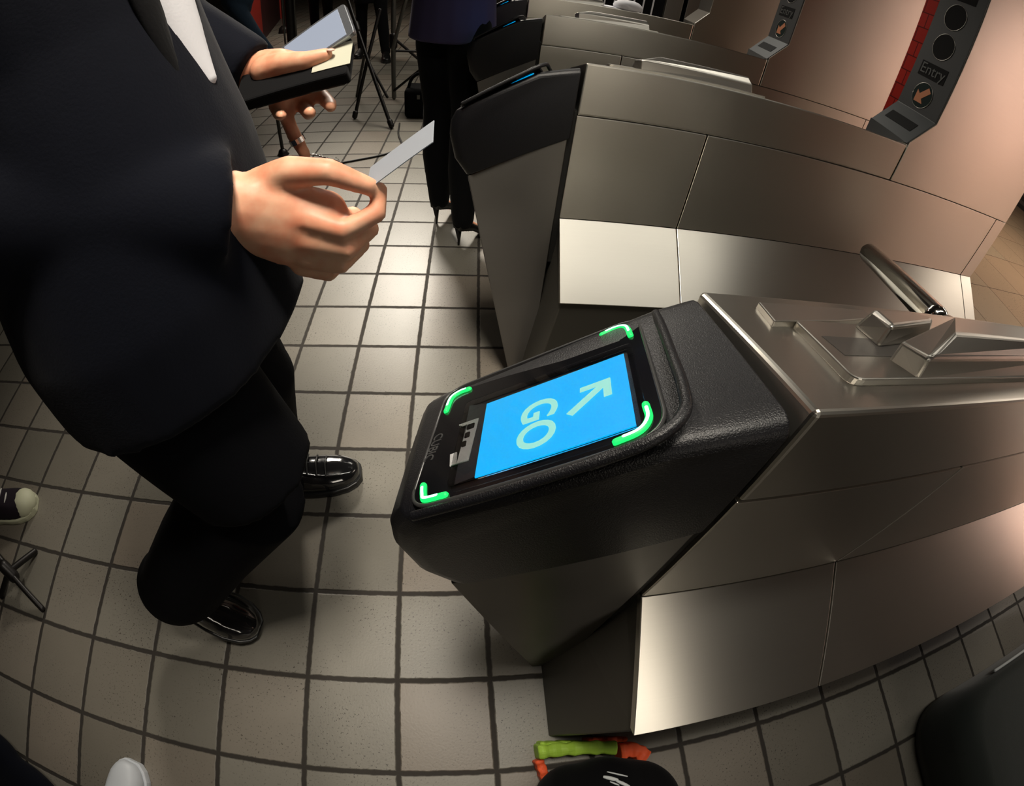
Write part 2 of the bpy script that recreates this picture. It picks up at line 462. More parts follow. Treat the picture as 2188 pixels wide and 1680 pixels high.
    def disc(name, z, r, m):
        ring = []; mb = MB()
        for h in (-0.002, 0.0015):
            ring.append([onplate(yc, z, h) + V((0, 1, 0)) * (r * math.cos(q)) + ux * (r * math.sin(q)) for q in [2*math.pi*i/40 for i in range(40)]])
        mb.loft(ring); o = mb.build(name, m, plate)
        mb = MB()                                     # thin bright rim
        rr = [onplate(yc, z, 0.001) + V((0, 1, 0)) * ((r + 0.0008) * math.cos(q)) + ux * ((r + 0.0008) * math.sin(q)) for q in [2*math.pi*i/40 for i in range(41)]]
        mb.chain(rr, [0.0009] * 41, up=nx, n=6, round_=False); mb.build('lens_rim', CAST, plate, smooth=True)
        return o
    disc('arrow_lamp', 1.108, 0.0385, LENS_G)
    disc('signal_lens', 1.268, 0.0405, LENS)
    disc('signal_lens', 1.366, 0.0405, LENS)
    def panel(name, z0, z1, m):
        mb = MB().loft([[onplate(y, z, h) for y, z in ((yc - 0.054, z0), (yc + 0.054, z0), (yc + 0.054, z1), (yc - 0.054, z1))] for h in (-0.002, 0.0012)])
        return mb.build(name, m, plate)
    panel('sign_panel', 1.162, 1.208, LENS)
    panel('sign_panel', 1.420, 1.466, LENS)
    v, fc = text_mesh('Entry', 0.047)
    M = Matrix((V((0, -1, 0)), ux, nx)).transposed()
    MB().add([onplate(yc, 1.186, 0.002) + M @ p for p in v], fc).build('sign_lettering', SIGN_GREY, plate)
    # orange arrow pointing down to the left (towards the passage)
    ar = [(-0.024, -0.024), (-0.024, 0.012), (-0.012, 0.0025), (0.0145, 0.029), (0.028, 0.016), (0.0015, -0.0105), (0.012, -0.024)]
    mb = MB().loft([[onplate(yc, 1.108, h) + M @ V((x, y, 0)) for x, y in ar] for h in (0.001, 0.0022)])
    mb.build('arrow', ORANGE, plate)
    fs = V((0.074, 0, 0.084)).normalized(); fn = V((-0.084, 0, 0.074)).normalized()
    c0 = V((1.526, yc, 1.014))
    mb = MB().loft([[c0 + V((0, 1, 0)) * y + fs * s_ + fn * h for y, s_ in ((-0.058, -0.017), (0.058, -0.017), (0.058, 0.017), (-0.058, 0.017))] for h in (-0.002, 0.0012)])
    mb.build('display_slot', LENS, plate)
    # ticket slot fittings on the sloping top
    def tp(x, y, h=0.0): return V((x, y, topz(y) + h))
    mb = MB()
    q = [(0.617, -0.484), (0.700, -0.474), (0.760, -0.462), (0.76, -0.445), (0.624, -0.447)]
    mb.loft([[tp(x, y, h) for x, y in q] for h in (-0.001, 0.0065)]); mb.build('small_cover_plate', CAST, t, bevel=0.0012)
    mb = MB()
    q = round_quad([(0.632, -0.568), (1.02, -0.566), (1.02, -0.480), (0.640, -0.480)], [0.012, 0.003, 0.003, 0.008])
    mb.loft([[tp(x, y, h) for x, y in q] for h in (-0.001, 0.0075)]); slot = mb.build('slot_plate', CAST, t, bevel=0.0014)
    mb = MB().loft([[tp(x, y, h) for x, y in ((0.649, -0.5365), (0.80, -0.5365), (0.80, -0.508), (0.648, -0.508))] for h in (0.006, 0.0080)])
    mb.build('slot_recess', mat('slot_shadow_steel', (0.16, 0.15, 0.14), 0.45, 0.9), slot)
    def guide(lo, hi, hmax, name):
        mb = MB(); mb.loft([[tp(x, y, 0.006) for x, y in lo], [tp(x, y, hmax) for x, y in hi]])
        return mb.build(name, CAST, t, bevel=0.005, seg=3)
    guide([(0.702, -0.522), (0.790, -0.507), (0.800, -0.498), (0.797, -0.488), (0.76, -0.478), (0.706, -0.484)],
          [(0.704, -0.520), (0.780, -0.503), (0.792, -0.498), (0.790, -0.490), (0.765, -0.482), (0.712, -0.488)], 0.031, 'ticket_guide')
    gv = [tp(*p) for p in ((0.706, -0.567, 0.004), (0.985, -0.564, 0.004), (0.985, -0.500, 0.004), (0.800, -0.506, 0.004), (0.698, -0.540, 0.004),
                           (0.703, -0.565, 0.028), (0.694, -0.541, 0.028), (0.748, -0.546, 0.044), (0.972, -0.546, 0.044), (0.976, -0.512, 0.044), (0.795, -0.512, 0.044), (0.982, -0.5555, 0.028))]
    MB().add(gv, [(4, 3, 2, 1, 0), (0, 5, 6, 4), (5, 7, 10, 6), (0, 1, 11, 5), (5, 11, 8, 7), (1, 2, 9, 8, 11), (2, 3, 10, 9), (3, 4, 6, 10), (7, 8, 9, 10)]).build('ticket_guide', CAST, t, bevel=0.003, seg=3)
    # rotating barrier on the passage side
    hub = V((0.955, YF + 0.010, 0.868)); ax = V((-0.25, 0.72, -0.62)).normalized()
    mb = MB().chain([hub - ax * 0.03, hub + ax * 0.015], [0.034, 0.030], n=20); h = mb.build('barrier_hub', CAST, t, smooth=True)
    root = V((0.958, -0.404, 0.900)); tip = V((1.128, -0.100, 0.811))
    def arm(a, b_):
        d = (b_ - a).normalized()
        mb = MB().chain([a, b_ - d * 0.012, b_], [0.0195, 0.0195, 0.015], n=24)
        mb.build('barrier_arm', CHROME, t, smooth=True)
    arm(root, tip)
    d0 = (tip - root); ln = d0.length
    for k in (1, 2):
        d = V((0.30, 0.16, -0.94)).normalized() if k == 1 else V((0.90, 0.12, -0.42)).normalized()
        arm(hub + d * 0.03, hub + d * ln * 0.75)
    # reader housing: near and far profile differ because the face tips towards the passage
    near = [(0.5735, 0.956), (0.530, 0.9475), (0.485, 0.938), (0.343, 0.860), (0.324, 0.846), (0.313, 0.822), (0.311, 0.790), (0.324, 0.730), (0.352, 0.689), (0.5735, 0.797)]
    far = [(0.5735, 0.9155), (0.540, 0.899), (0.505, 0.876), (0.350, 0.778), (0.336, 0.766), (0.330, 0.752), (0.331, 0.735), (0.342, 0.710), (0.365, 0.689), (0.5735, 0.797)]
    def lerp(k):
        return [V((a[0]*(1-k)+b[0]*k, YN*(1-k)+YF*k, a[1]*(1-k)+b[1]*k)) for a, b in zip(near, far)]
    def inset(r, c, s_): return [V((c.x + (p.x - c.x) * s_, p.y, c.z + (p.z - c.z) * s_)) for p in r]
    rings = []
    for k, s_ in ((0.0, 0.90), (0.015, 0.945), (0.045, 0.98), (0.09, 1.0), (0.2, 1.0), (0.3, 1.0), (0.4, 1.0), (0.5, 1.0), (0.6, 1.0), (0.7, 1.0), (0.8, 1.0), (0.91, 1.0), (0.955, 0.98), (0.985, 0.945), (1.0, 0.90)):
        r = lerp(k); rings.append(inset(r, V((0.55, 0, 0.80)) if True else None, s_))
    for r in rings:                                   # keep the joint with the cabinet square
        r[0].x = r[-1].x = 0.5735
    hs = MB().loft(rings).build('reader_housing', BLACKPL, t, bevel=0.006, seg=3, smooth=True)
    hs.data.set_sharp_from_angle(angle=math.radians(24))
    # raised border rib between the screen face and the upper part
    P0 = V((0.343, -0.593, 0.859)); u = V((0.853, 0, 0.522)); w_ = V((0.207, 0.918, -0.339)); n = V((-0.479, 0.397, 0.783))
    def g(a, b_, h=0.0): return P0 + u * a + w_ * b_ + n * h
    rib = catmull([g(0.120, -0.0015, 0.0), g(0.160, 0.000, 0.0015), g(0.181, 0.014, 0.002), g(0.186, 0.040, 0.0035), g(0.187, 0.090, 0.004), g(0.188, 0.140, 0.003), g(0.188, 0.178, 0.001)], 6)
    MB().chain(rib, [0.0042] * len(rib), up=n, n=10).build('border_rib', BLACKPL, hs, smooth=True)
    lip = [g(-0.004, -0.0035, 0.001), g(0.05, -0.0035, 0.001), g(0.110, -0.003, 0.001), g(0.150, -0.002, 0.001)]
    MB().chain(lip, [0.0036] * 4, up=n, n=10).build('border_rib', BLACKPL, hs, smooth=True)
    # face: glossy frame with opening, recess, screen, cover
    outer = round_quad([(-0.011, 0.003), (0.170, 0.002), (0.171, 0.184), (-0.029, 0.180)], [0.022, 0.026, 0.022, 0.026], 8)
    inner = round_quad([(0.026, 0.016), (0.155, 0.016), (0.155, 0.125), (0.012, 0.128)], 0.004, 8)
    def frame(h0, h1, o_, i_, name, m):
        k = len(o_); vs = [g(*p, h1) for p in o_] + [g(*p, h1) for p in i_] + [g(*p, h0) for p in o_] + [g(*p, h0) for p in i_]; fs = []
        for i in range(k):
            j = (i + 1) % k
            fs += [(i, j, k+j, k+i), (2*k+j, 2*k+i, i, j), (k+i, k+j, 3*k+j, 3*k+i), (3*k+i, 3*k+j, 2*k+j, 2*k+i)]
        return MB().add(vs, fs).build(name, m, hs)
    frame(-0.004, 0.0022, outer, inner, 'face_frame', BLACKSM)
    edge = [g(*p, 0.0014) for p in outer] + [g(*outer[0], 0.0014)]
    MB().chain(edge, [0.0016] * len(edge), up=n, n=8, round_=False).build('edge_gasket', GASKET, hs, smooth=True)
    hq = 0.0024
    bl, br_, tr, tl = (0.0395, 0.018), (0.1515, 0.018), (0.1520, 0.120), (0.0290, 0.120)
    # well behind the opening with the slanting left wall
    fl_ = [g(*bl, hq), g(*br_, hq), g(*tr, hq), g(*tl, hq)]
    scr = MB().loft([[p - n * 0.001 for p in fl_], fl_]).build('screen', BLUE, hs)
    mb = MB().loft([[g(a, b_, 0.0027) for a, b_ in ((0.024, 0.016), (0.0395, 0.018), (0.0290, 0.120), (0.010, 0.128))], [g(a, b_, h_) for (a, b_), h_ in zip(((0.024, 0.016), (0.0395, 0.018), (0.0290, 0.120), (0.010, 0.128)), (0.0025, 0.0028, 0.0028, 0.0025))]])
    mb.build('recess_wall', RECESS, hs)
    # speckled sensor strip with dark slots
    mb = MB()
    for a0, b0, a1, b1 in ((0.020, 0.040, 0.030, 0.098), (0.014, 0.040, 0.020, 0.056), (0.011, 0.094, 0.020, 0.098)):
        mb.loft([[g(a0, b0, h_), g(a1, b0, h_), g(a1 - 0.004, b1, h_), g(a0 - 0.004, b1, h_)] for h_ in (0.0026, 0.0034)])
    ss = mb.build('sensor_strip', SPARKLE, hs)
    for b0, b1, ln in ((0.084, 0.092, 0.009), (0.072, 0.080, 0.006), (0.060, 0.068, 0.005)):
        MB().loft([[g(*p, h_) for p in round_quad([(0.0205 - ln * 0.3, b0), (0.0205 + ln * 0.5, b0), (0.0195 + ln * 0.5, b1), (0.0195 - ln * 0.3, b1)], 0.0015, 4)] for h_ in (0.003, 0.0037)]).build('slot', BLACKSM, hs)
    M2 = Matrix((-w_, u, n)).transposed()
    v, fc = text_mesh('GO', 0.0405, 0.0004, 0.0006)
    MB().add([g(0.081, 0.060, hq + 0.0009) + M2 @ p for p in v], fc).build('screen_lettering', MINT, hs)
    # arrow on the screen: pointing up and to the left for the person walking in
    ar = [(-0.017, 0.017), (-0.017, -0.007), (-0.011, -0.007), (-0.011, 0.0065), (0.0125, -0.017), (0.017, -0.0125), (-0.0065, 0.011), (0.007, 0.011), (0.007, 0.017)]
    mb = MB().loft([[g(0.122, 0.070, hq + h_) + M2 @ V((x, y, 0)) for x, y in ar] for h_ in (0.0006, 0.0012)])
    mb.build('screen_arrow', MINT, hs)
    v, fc = text_mesh('CUBIC', 0.0125)
    MB().add([g(-0.0125, 0.077, 0.0024) + M2 @ V((p.x * 1.05, p.y, p.z)) for p in v], fc).build('maker_lettering', LOGO, hs)
    def led(pts, r=0.0026):
        c = catmull([g(a, b_, 0.0026) for a, b_ in pts], 6)
        o = MB().chain(c, [r] * len(c), up=n, n=10).build('corner_light', LED, hs, smooth=True)
        c2 = catmull([g(a, b_, 0.0041) for a, b_ in pts], 6)[2:-2]
        MB().chain(c2, [r * 0.55] * len(c2), up=n, n=8).build('light_core', LEDHOT, hs, smooth=True)
    led([(0.001, 0.164), (-0.009, 0.164), (-0.017, 0.157), (-0.0165, 0.134)])
    led([(0.136, 0.172), (0.150, 0.174), (0.159, 0.168), (0.161, 0.148)])
    led([(0.160, 0.036), (0.160, 0.020), (0.153, 0.010), (0.138, 0.0075)])
    led([(-0.005, 0.026), (-0.001, 0.014), (0.003, 0.0085), (0.019, 0.0075)])
    cv = round_quad([(0.020, 0.012), (0.160, 0.012), (0.160, 0.130), (0.006, 0.133)], 0.006, 6)
    MB().loft([[g(*p, h_) for p in cv] for h_ in (0.0044, 0.0050)]).build('screen_cover', GLASS, hs)
    return t

def copy_tree(o, parent=None):
    c = o.copy(); COL.objects.link(c)
    if parent is not None:
        c.parent = parent; c.matrix_parent_inverse = o.matrix_parent_inverse.copy()
    for ch in list(o.children): copy_tree(ch, c)
    return c
TA = make_turnstile('nearest steel turnstile, its black reader lit with a blue screen')
for k, lb in ((1, 'steel turnstile directly behind the lit nearest one, slanted bright skirt in full view'),
              (2, 'third steel turnstile back, only its upper band and small signal column showing'),
              (3, 'farthest steel turnstile, cut off by the top of the photo')):
    c = copy_tree(TA)
    c.location = TA.location + V((0.0056 * k, DY * k, 0))
    c['label'] = lb
    if k == 3:                                        # the farthest one carries no signal plate
        for ch in list(c.children):
            if ch.name.split('.')[0] in ('signal_plate', 'plate_foot'):
                for g_ in list(ch.children): bpy.data.objects.remove(g_)
                bpy.data.objects.remove(ch)

# ------------------------------------------------------------------ people
def shoe_mesh(heel, toe, width, h, sole=0.022, lift=0.0):
    """closed shoe upper from heel to toe (floor points); returns (upper MB, sole MB)"""
    heel = V(heel); toe = V(toe); d = (toe - heel); ln = d.length; d.normalize()
    sd = d.cross(V((0, 0, 1))).normalized(); up = sd.cross(d).normalized()
    prof = [(0.00, 0.62, 0.62), (0.04, 0.80, 0.90), (0.14, 0.88, 1.00), (0.28, 0.82, 1.0), (0.42, 0.84, 0.86), (0.58, 0.96, 0.66), (0.74, 1.0, 0.52), (0.87, 0.88, 0.45), (0.95, 0.66, 0.38), (1.0, 0.34, 0.28)]
    rings = []; sole_r = []
    for t, wd, hh in prof:
        c = heel + d * (ln * t); a = width * 0.5 * wd; H = h * hh
        rings.append([c + sd * (a * x) + up * (sole * 0.8 + z * H) for x, z in ((-0.96, 0), (-1.0, 0.28), (-0.90, 0.62), (-0.62, 0.90), (-0.22, 1.0), (0.22, 1.0), (0.62, 0.90), (0.90, 0.62), (1.0, 0.28), (0.96, 0))])
        a2 = a * 1.05 + 0.002
        sole_r.append([c + d * (0.004 * (t - 0.5) * 2) + sd * (a2 * x) + up * (sole * z) for x, z in ((-1, 0), (-1.02, 0.5), (-1, 1), (1, 1), (1.02, 0.5), (1, 0))])
    return MB().loft(rings[::-1]), MB().loft(sole_r[::-1])

def head_mesh(mb, c, face, r=0.098):
    """adds a head with nose, brow, chin and ears; face = unit direction looked at"""
    c = V(c); f = V(face).normalized(); sd = f.cross(V((0, 0, 1))).normalized(); up = sd.cross(f)
    m = Matrix((sd, f, up)).transposed()
    mb.ball(c + up * 0.02, (r * 0.80, r * 0.98, r * 1.12), 20, m)
    mb.ball(c + f * 0.022 - up * 0.062, (r * 0.58, r * 0.66, r * 0.60), 16, m)
    mb.chain([c + f * 0.086 + up * 0.022, c + f * 0.106 - up * 0.012, c + f * 0.092 - up * 0.026], [0.009, 0.014, 0.013], up=up, n=10)
    mb.chain([c + f * 0.080 - sd * 0.022 - up * 0.052, c + f * 0.090 - up * 0.052, c + f * 0.080 + sd * 0.022 - up * 0.052], [0.006, 0.009, 0.006], up=up, n=10)
    for q in (-1, 1):
        mb.ball(c + sd * q * 0.080 - f * 0.004, (0.010, 0.020, 0.032), 12, m)
    return m
def add_face(root_body, c, face, hair_m=HAIR):
    c = V(c); f = V(face).normalized(); sd = f.cross(V((0, 0, 1))).normalized(); up = sd.cross(f)
    m = Matrix((sd, f, up)).transposed()
    for q in (-1, 1):
        MB().ball(c + f * 0.086 + sd * q * 0.031 + up * 0.016, (0.013, 0.010, 0.008), 12, m).build('eye', EYEW, root_body, smooth=True)
        MB().ball(c + f * 0.0945 + sd * q * 0.031 + up * 0.016, (0.005, 0.003, 0.005), 10, m).build('iris', HAIR, root_body, smooth=True)
def add_hair(c, face, parent, long=False, m_=HAIR):
    c = V(c); f = V(face).normalized(); sd = f.cross(V((0, 0, 1))).normalized(); up = sd.cross(f)
    m = Matrix((sd, f, up)).transposed()
    mb = MB().ball(c - f * 0.022 + up * 0.052, (0.090, 0.100, 0.098), 20, m)
    mb.ball(c - f * 0.045 - up * 0.005, (0.080, 0.065, 0.085), 16, m)
    if long: mb.chain([c - f * 0.055, c - f * 0.085 - up * 0.12, c - f * 0.09 - up * 0.24], [(0.085, 0.05), (0.095, 0.045), (0.07, 0.03)], up=f)
    return mb.build('hair', m_, parent, fuse=0.012)

def hand_mb(mb, wrist, d, palm, size=1.0, curl=0.55, mirror=1, spread=1.0):
    """relaxed hand: wrist point, finger direction d, palm normal; adds palm, four fingers, thumb"""
    d = V(d).normalized(); pn = V(palm).normalized(); pn = (pn - d * pn.dot(d)).normalized(); s_ = d.cross(pn) * mirror
    w0 = V(wrist)
    mb.chain([w0, w0 + d * 0.045 * size, w0 + d * 0.09 * size], [(0.028 * size, 0.019 * size), (0.040 * size, 0.015 * size), (0.041 * size, 0.012 * size)], up=pn)
    for k, (o, l) in enumerate(((-0.030, 0.072), (-0.010, 0.080), (0.010, 0.076), (0.029, 0.060))):
        p = w0 + d * 0.088 * size + s_ * o * size; pts = [p - d * 0.015 * size, p]; a = 0.0
        for j, fr in enumerate((0.45, 0.32, 0.23)):
            a += curl * (0.6 if j == 0 else 1.0)
            p = p + (d * math.cos(a) + pn * math.sin(a)) * (l * fr * size); pts.append(p)
        mb.chain(pts, [0.0088 * size, 0.0088 * size, 0.0085 * size, 0.0078 * size, 0.0068 * size], up=s_, n=10)
    p = w0 + d * 0.022 * size - s_ * 0.026 * size
    mb.chain([p, p + (d * 0.5 - s_ * 0.75 + pn * 0.4).normalized() * 0.036 * size, p + (d * 0.85 - s_ * 0.6 + pn * 0.6).normalized() * 0.072 * size], [0.015 * size, 0.011 * size, 0.008 * size], up=pn, n=10)

def figure(label, feet, hip, shoulder_z, face, top, legm, shoem, arms=None, height=1.72, coat_hem=None, slim=1.0, long_hair=False, hair_m=HAIR, toe_dirs=None, shoe_kind='shoe', group=None, lean=(0, 0), headless_z=None, shirt_drop=0.0, hem_flare=1.0, shoe_len=0.28, leg_w=1.0):
    """a clothed standing person; feet = two ankle floor points (left, right)"""
    hip = V(hip); f = V(face).normalized(); sd = f.cross(V((0, 0, 1))).normalized()
    root = thing('person', (hip.x, hip.y, 0), label, 'person', group)
    sh = V((hip.x + lean[0], hip.y + lean[1], shoulder_z)); head = sh + V((0, 0, 0.235)) + f * 0.03
    sw = 0.185 * slim
    body = MB()
    body.chain([hip - V((0, 0, 0.06)), hip + V((0, 0, 0.1)), (hip + sh) * 0.5 + V((0, 0, 0.08)), sh - V((0, 0, 0.06)), sh + V((0, 0, 0.02))], [(0.12*slim, 0.085), (0.11*slim, 0.08), (0.125*slim, 0.09), (0.15*slim, 0.085), (0.07, 0.06)], up=f)
    body.chain([sh - V((0, 0, 0.02)), head - V((0, 0, 0.06))], [0.056, 0.050])
    m = head_mesh(body, head, f)
    legs = MB(); shoes = []
    for q, (ft, td) in enumerate(zip(feet, toe_dirs or (f, f))):
        s_ = -1 if q == 0 else 1
        ft = V(ft); td = V(td).normalized(); h0 = hip + sd * s_ * 0.085 * slim - V((0, 0, 0.03))
        ank = ft + V((0, 0, 0.09)); kn = (h0 + ank) * 0.5 + f * 0.035 + V((0, 0, 0.02))
        if shoe_kind == 'pump': body.chain([h0, kn, ank + V((0, 0, 0.03)), ft + td * 0.03 + V((0, 0, 0.085)), ft + td * 0.11 + V((0, 0, 0.035))], [0.066*slim, 0.046*slim, 0.032*slim, 0.026, 0.016], n=12)
        else: body.chain([h0, kn, ank, ank - V((0, 0, 0.05)) + td * 0.04, ft + td * 0.14 + V((0, 0, 0.03))], [0.066*slim, 0.046*slim, 0.034*slim, 0.034*slim, 0.022], n=12)
        legs.chain([h0 + V((0, 0, 0.05)), h0 + (kn - h0) * 0.35, kn, (kn + ank) * 0.5 - f * 0.012, ank + V((0, 0, 0.0 if shoe_kind != 'pump' else 0.03))], [0.098*slim, 0.092*slim*leg_w**0.5, 0.066*slim*leg_w, 0.062*slim * hem_flare*leg_w, 0.052*slim * hem_flare], n=16)
        shoes.append((ft, td))
    legs.chain([hip + V((0, 0, 0.1)), hip - V((0, 0, 0.07))], [(0.155*slim, 0.115*slim), (0.165*slim, 0.125*slim)], up=f)
    tops = MB()
    hz = (coat_hem if coat_hem is not None else hip.z - 0.02)
    hemc = V((hip.x, hip.y, hz))
    tops.chain([hemc, hip + V((0, 0, 0.1)), (hip + sh) * 0.5 + V((0, 0, 0.06)), sh - V((0, 0, 0.10)), sh, sh + V((0, 0, 0.035))], [(0.185*slim*leg_w**0.5, 0.145*slim*leg_w**1.4), (0.175*slim*leg_w**0.3, 0.135*slim*leg_w**0.6), (0.17*slim, 0.128*slim), (0.185*slim, 0.12*slim), (0.15*slim, 0.085), (0.075, 0.07)], up=f, round_=False)
    for q in (0, 1):
        s_ = -1 if q == 0 else 1
        s0 = sh + sd * s_ * sw
        if arms and arms[q]: el, wr = V(arms[q][0]), V(arms[q][1])
        else: el = s0 + V((0, 0, -0.28)) + sd * s_ * 0.05 - f * 0.02; wr = el + V((0, 0, -0.23)) + f * 0.06
        body.chain([s0, el, wr], [0.045, 0.038, 0.026], n=12)
        hand_mb(body, wr, (wr - el), -sd * s_, 1.0, 0.4, s_)
        tops.chain([s0 - V((0, 0, 0.01)), (s0 + el) * 0.5, el, (el + wr) * 0.5, wr], [0.066, 0.060, 0.054, 0.048, 0.042], n=14)
    b = body.build('body', SKIN, root, fuse=0.009, relax=4)
    add_face(b, head, f); add_hair(head, f, root, long_hair, hair_m)
    legs.build('trousers', legm, root, fuse=0.012, relax=5)
    tops.build('top', top, root, fuse=0.013, relax=5)
    for ft, td in shoes:
        if shoe_kind == 'pump':
            pump(ft, td, root); continue
        up_, so = shoe_mesh(ft - td * 0.07, ft + td * (shoe_len - 0.07), 0.105, 0.10)
        o = up_.build('shoe', shoem[0], root, fuse=0.006, relax=4); so.build('sole', shoem[1], o, bevel=0.003)
    return root
def pump(ft, td, root):
    ft = V(ft); td = V(td).normalized(); sd = td.cross(V((0, 0, 1))).normalized()
    heel = ft - td * 0.035; hz = 0.088
    prof = [(0.0, 0.030, hz - 0.004, hz + 0.052), (0.03, 0.033, hz - 0.012, hz + 0.040), (0.08, 0.031, hz - 0.030, hz + 0.010), (0.13, 0.037, 0.020, 0.058), (0.17, 0.040, 0.004, 0.046), (0.205, 0.032, 0.003, 0.034), (0.235, 0.012, 0.003, 0.018)]
    rings = []
    for t, wd, z0, z1 in prof:
        c = heel + td * t
        rings.append([c + sd * wd * x + V((0, 0, z0 + (z1 - z0) * z)) for x, z in ((-0.8, 0), (-1, 0.4), (-0.75, 0.85), (-0.3, 1), (0.3, 1), (0.75, 0.85), (1, 0.4), (0.8, 0))])
    o = MB().loft(rings[::-1]).build('shoe', LEATHER, root, fuse=0.005, relax=3)
    MB().chain([heel + td * 0.012 + V((0, 0, hz)), heel + td * 0.016 + V((0, 0, 0.03)), heel + td * 0.015 + V((0, 0, 0.002))], [0.016, 0.007, 0.005], up=td, n=10, round_=False).build('heel', LEATHER, o, smooth=True)

# the man in the navy suit walking in with a card and a phone -------------------------------
man = thing('person', (-0.06, -0.28, 0), 'man in navy suit striding past the lit reader, card in right hand, phone in left', 'person')
hipc = V((-0.05, -0.28, 0.92)); shc = V((-0.09, -0.28, 1.42)); headc = V((-0.02, -0.28, 1.66)); F = V((1, 0, 0))
rk, ra = V((0.065, -0.405, 0.545)), V((-0.250, -0.475, 0.205))
lk, la = V((-0.050, -0.155, 0.49)), V((-0.150, -0.125, 0.095))
rs, re, rw = V((-0.09, -0.445, 1.325)), V((-0.115, -0.475, 1.045)), V((0.125, -0.325, 0.932))
ls, le, lw = V((-0.08, -0.115, 1.325)), V((-0.115, 0.005, 1.085)), V((0.035, -0.015, 0.998))
body = MB()
body.chain([hipc - V((0, 0, 0.06)), hipc + V((0, 0, 0.12)), V((-0.07, -0.28, 1.18)), shc - V((0, 0, 0.06)), shc + V((0, 0, 0.03))], [(0.13, 0.09), (0.12, 0.09), (0.14, 0.10), (0.16, 0.09), (0.075, 0.065)], up=F)
body.chain([shc, headc - V((0.02, 0, 0.06))], [0.062, 0.056])
head_mesh(body, headc, F, 0.102)
body.chain([hipc + V((0, -0.09, -0.03)), rk, ra, ra + V((0.03, -0.01, -0.10)), V((-0.18, -0.505, 0.035))], [0.075, 0.05, 0.036, 0.036, 0.026])
body.chain([hipc + V((0, 0.09, -0.03)), lk, la, la + V((0.05, 0.01, -0.045)), V((0.02, -0.105, 0.03))], [0.075, 0.05, 0.036, 0.036, 0.026])
body.chain([rs, re, rw], [0.05, 0.042, 0.031]); body.chain([ls, le, lw], [0.05, 0.042, 0.030])
# right hand: fist with thumb and curled index pinching a card
def up2(*p): return [V(q) for q in p]
body.chain([rw - V((0.03, -0.015, -0.01)), rw + V((0.025, 0.008, -0.010)), V((0.185, -0.310, 0.905)), V((0.222, -0.302, 0.895))], [(0.030, 0.036), (0.030, 0.042), (0.029, 0.046), (0.026, 0.042)], up=(0, 0.1, 1))
body.chain(up2((0.160, -0.300, 0.945), (0.195, -0.305, 0.962), (0.236, -0.308, 0.962), (0.272, -0.303, 0.944)), [0.021, 0.0165, 0.0135, 0.010], n=12)               # thumb
body.chain(up2((0.205, -0.318, 0.918), (0.248, -0.322, 0.905), (0.280, -0.308, 0.917), (0.281, -0.293, 0.936)), [0.0155, 0.0125, 0.0110, 0.0085], n=12)              # index
body.chain(up2((0.205, -0.322, 0.895), (0.249, -0.322, 0.883), (0.268, -0.294, 0.890), (0.245, -0.275, 0.897)), [0.0150, 0.0125, 0.0115, 0.0095], n=12)              # middle
body.chain(up2((0.200, -0.320, 0.874), (0.238, -0.320, 0.862), (0.256, -0.291, 0.868), (0.232, -0.275, 0.877)), [0.0140, 0.0118, 0.0108, 0.0090], n=12)              # ring
body.chain(up2((0.190, -0.314, 0.857), (0.220, -0.312, 0.844), (0.236, -0.289, 0.850), (0.215, -0.276, 0.860)), [0.0125, 0.0105, 0.0095, 0.0080], n=12)              # little
# left hand: palm up, thumb over the phone, fingers wrapped under the wallet
body.chain([lw - V((0.02, -0.003, 0)), lw + V((0.03, 0, 0.0)), V((0.095, -0.020, 1.000)), V((0.118, -0.028, 1.002))], [(0.028, 0.026), (0.036, 0.030), (0.038, 0.026), (0.030, 0.020)], up=(0, 0.7, 0.7))
body.chain(up2((0.070, -0.045, 1.005), (0.110, -0.058, 1.016), (0.142, -0.062, 1.018), (0.168, -0.060, 1.024)), [0.021, 0.0165, 0.0135, 0.0105], n=12)               # thumb
body.chain(up2((0.105, 0.000, 0.985), (0.140, -0.020, 0.960), (0.166, -0.055, 0.953), (0.176, -0.082, 0.957)), [0.0135, 0.0120, 0.0105, 0.0085], n=12)               # index
body.chain(up2((0.092, -0.006, 0.975), (0.118, -0.030, 0.945), (0.138, -0.066, 0.944), (0.148, -0.090, 0.952)), [0.0140, 0.0122, 0.0108, 0.0085], n=12)              # middle
body.chain(up2((0.082, -0.022, 0.972), (0.092, -0.045, 0.943), (0.107, -0.056, 0.908), (0.121, -0.058, 0.876)), [0.0140, 0.0120, 0.0112, 0.0092], n=12)              # ring finger hanging down
body.chain(up2((0.070, -0.020, 0.970), (0.080, -0.045, 0.950), (0.095, -0.070, 0.945), (0.106, -0.088, 0.950)), [0.0120, 0.0105, 0.0095, 0.0078], n=12)              # little
bodyo = body.build('body', SKIN, man, fuse=0.0045, relax=3)
add_face(bodyo, headc, F); add_hair(headc, F, man)
RD = (V((0.121, -0.058, 0.876)) - V((0.107, -0.056, 0.908))).normalized()
MB().chain([V((0.1095, -0.0564, 0.9035)), V((0.1125, -0.0566, 0.8960))], [0.0122, 0.0122], n=20, round_=False).build('finger_ring', SILVER, man, smooth=False)
MB().ball((0.168 + 0.008, -0.060 - 0.003, 1.031), (0.006, 0.006, 0.002), 10).build('thumbnail', NAIL, man, smooth=True)
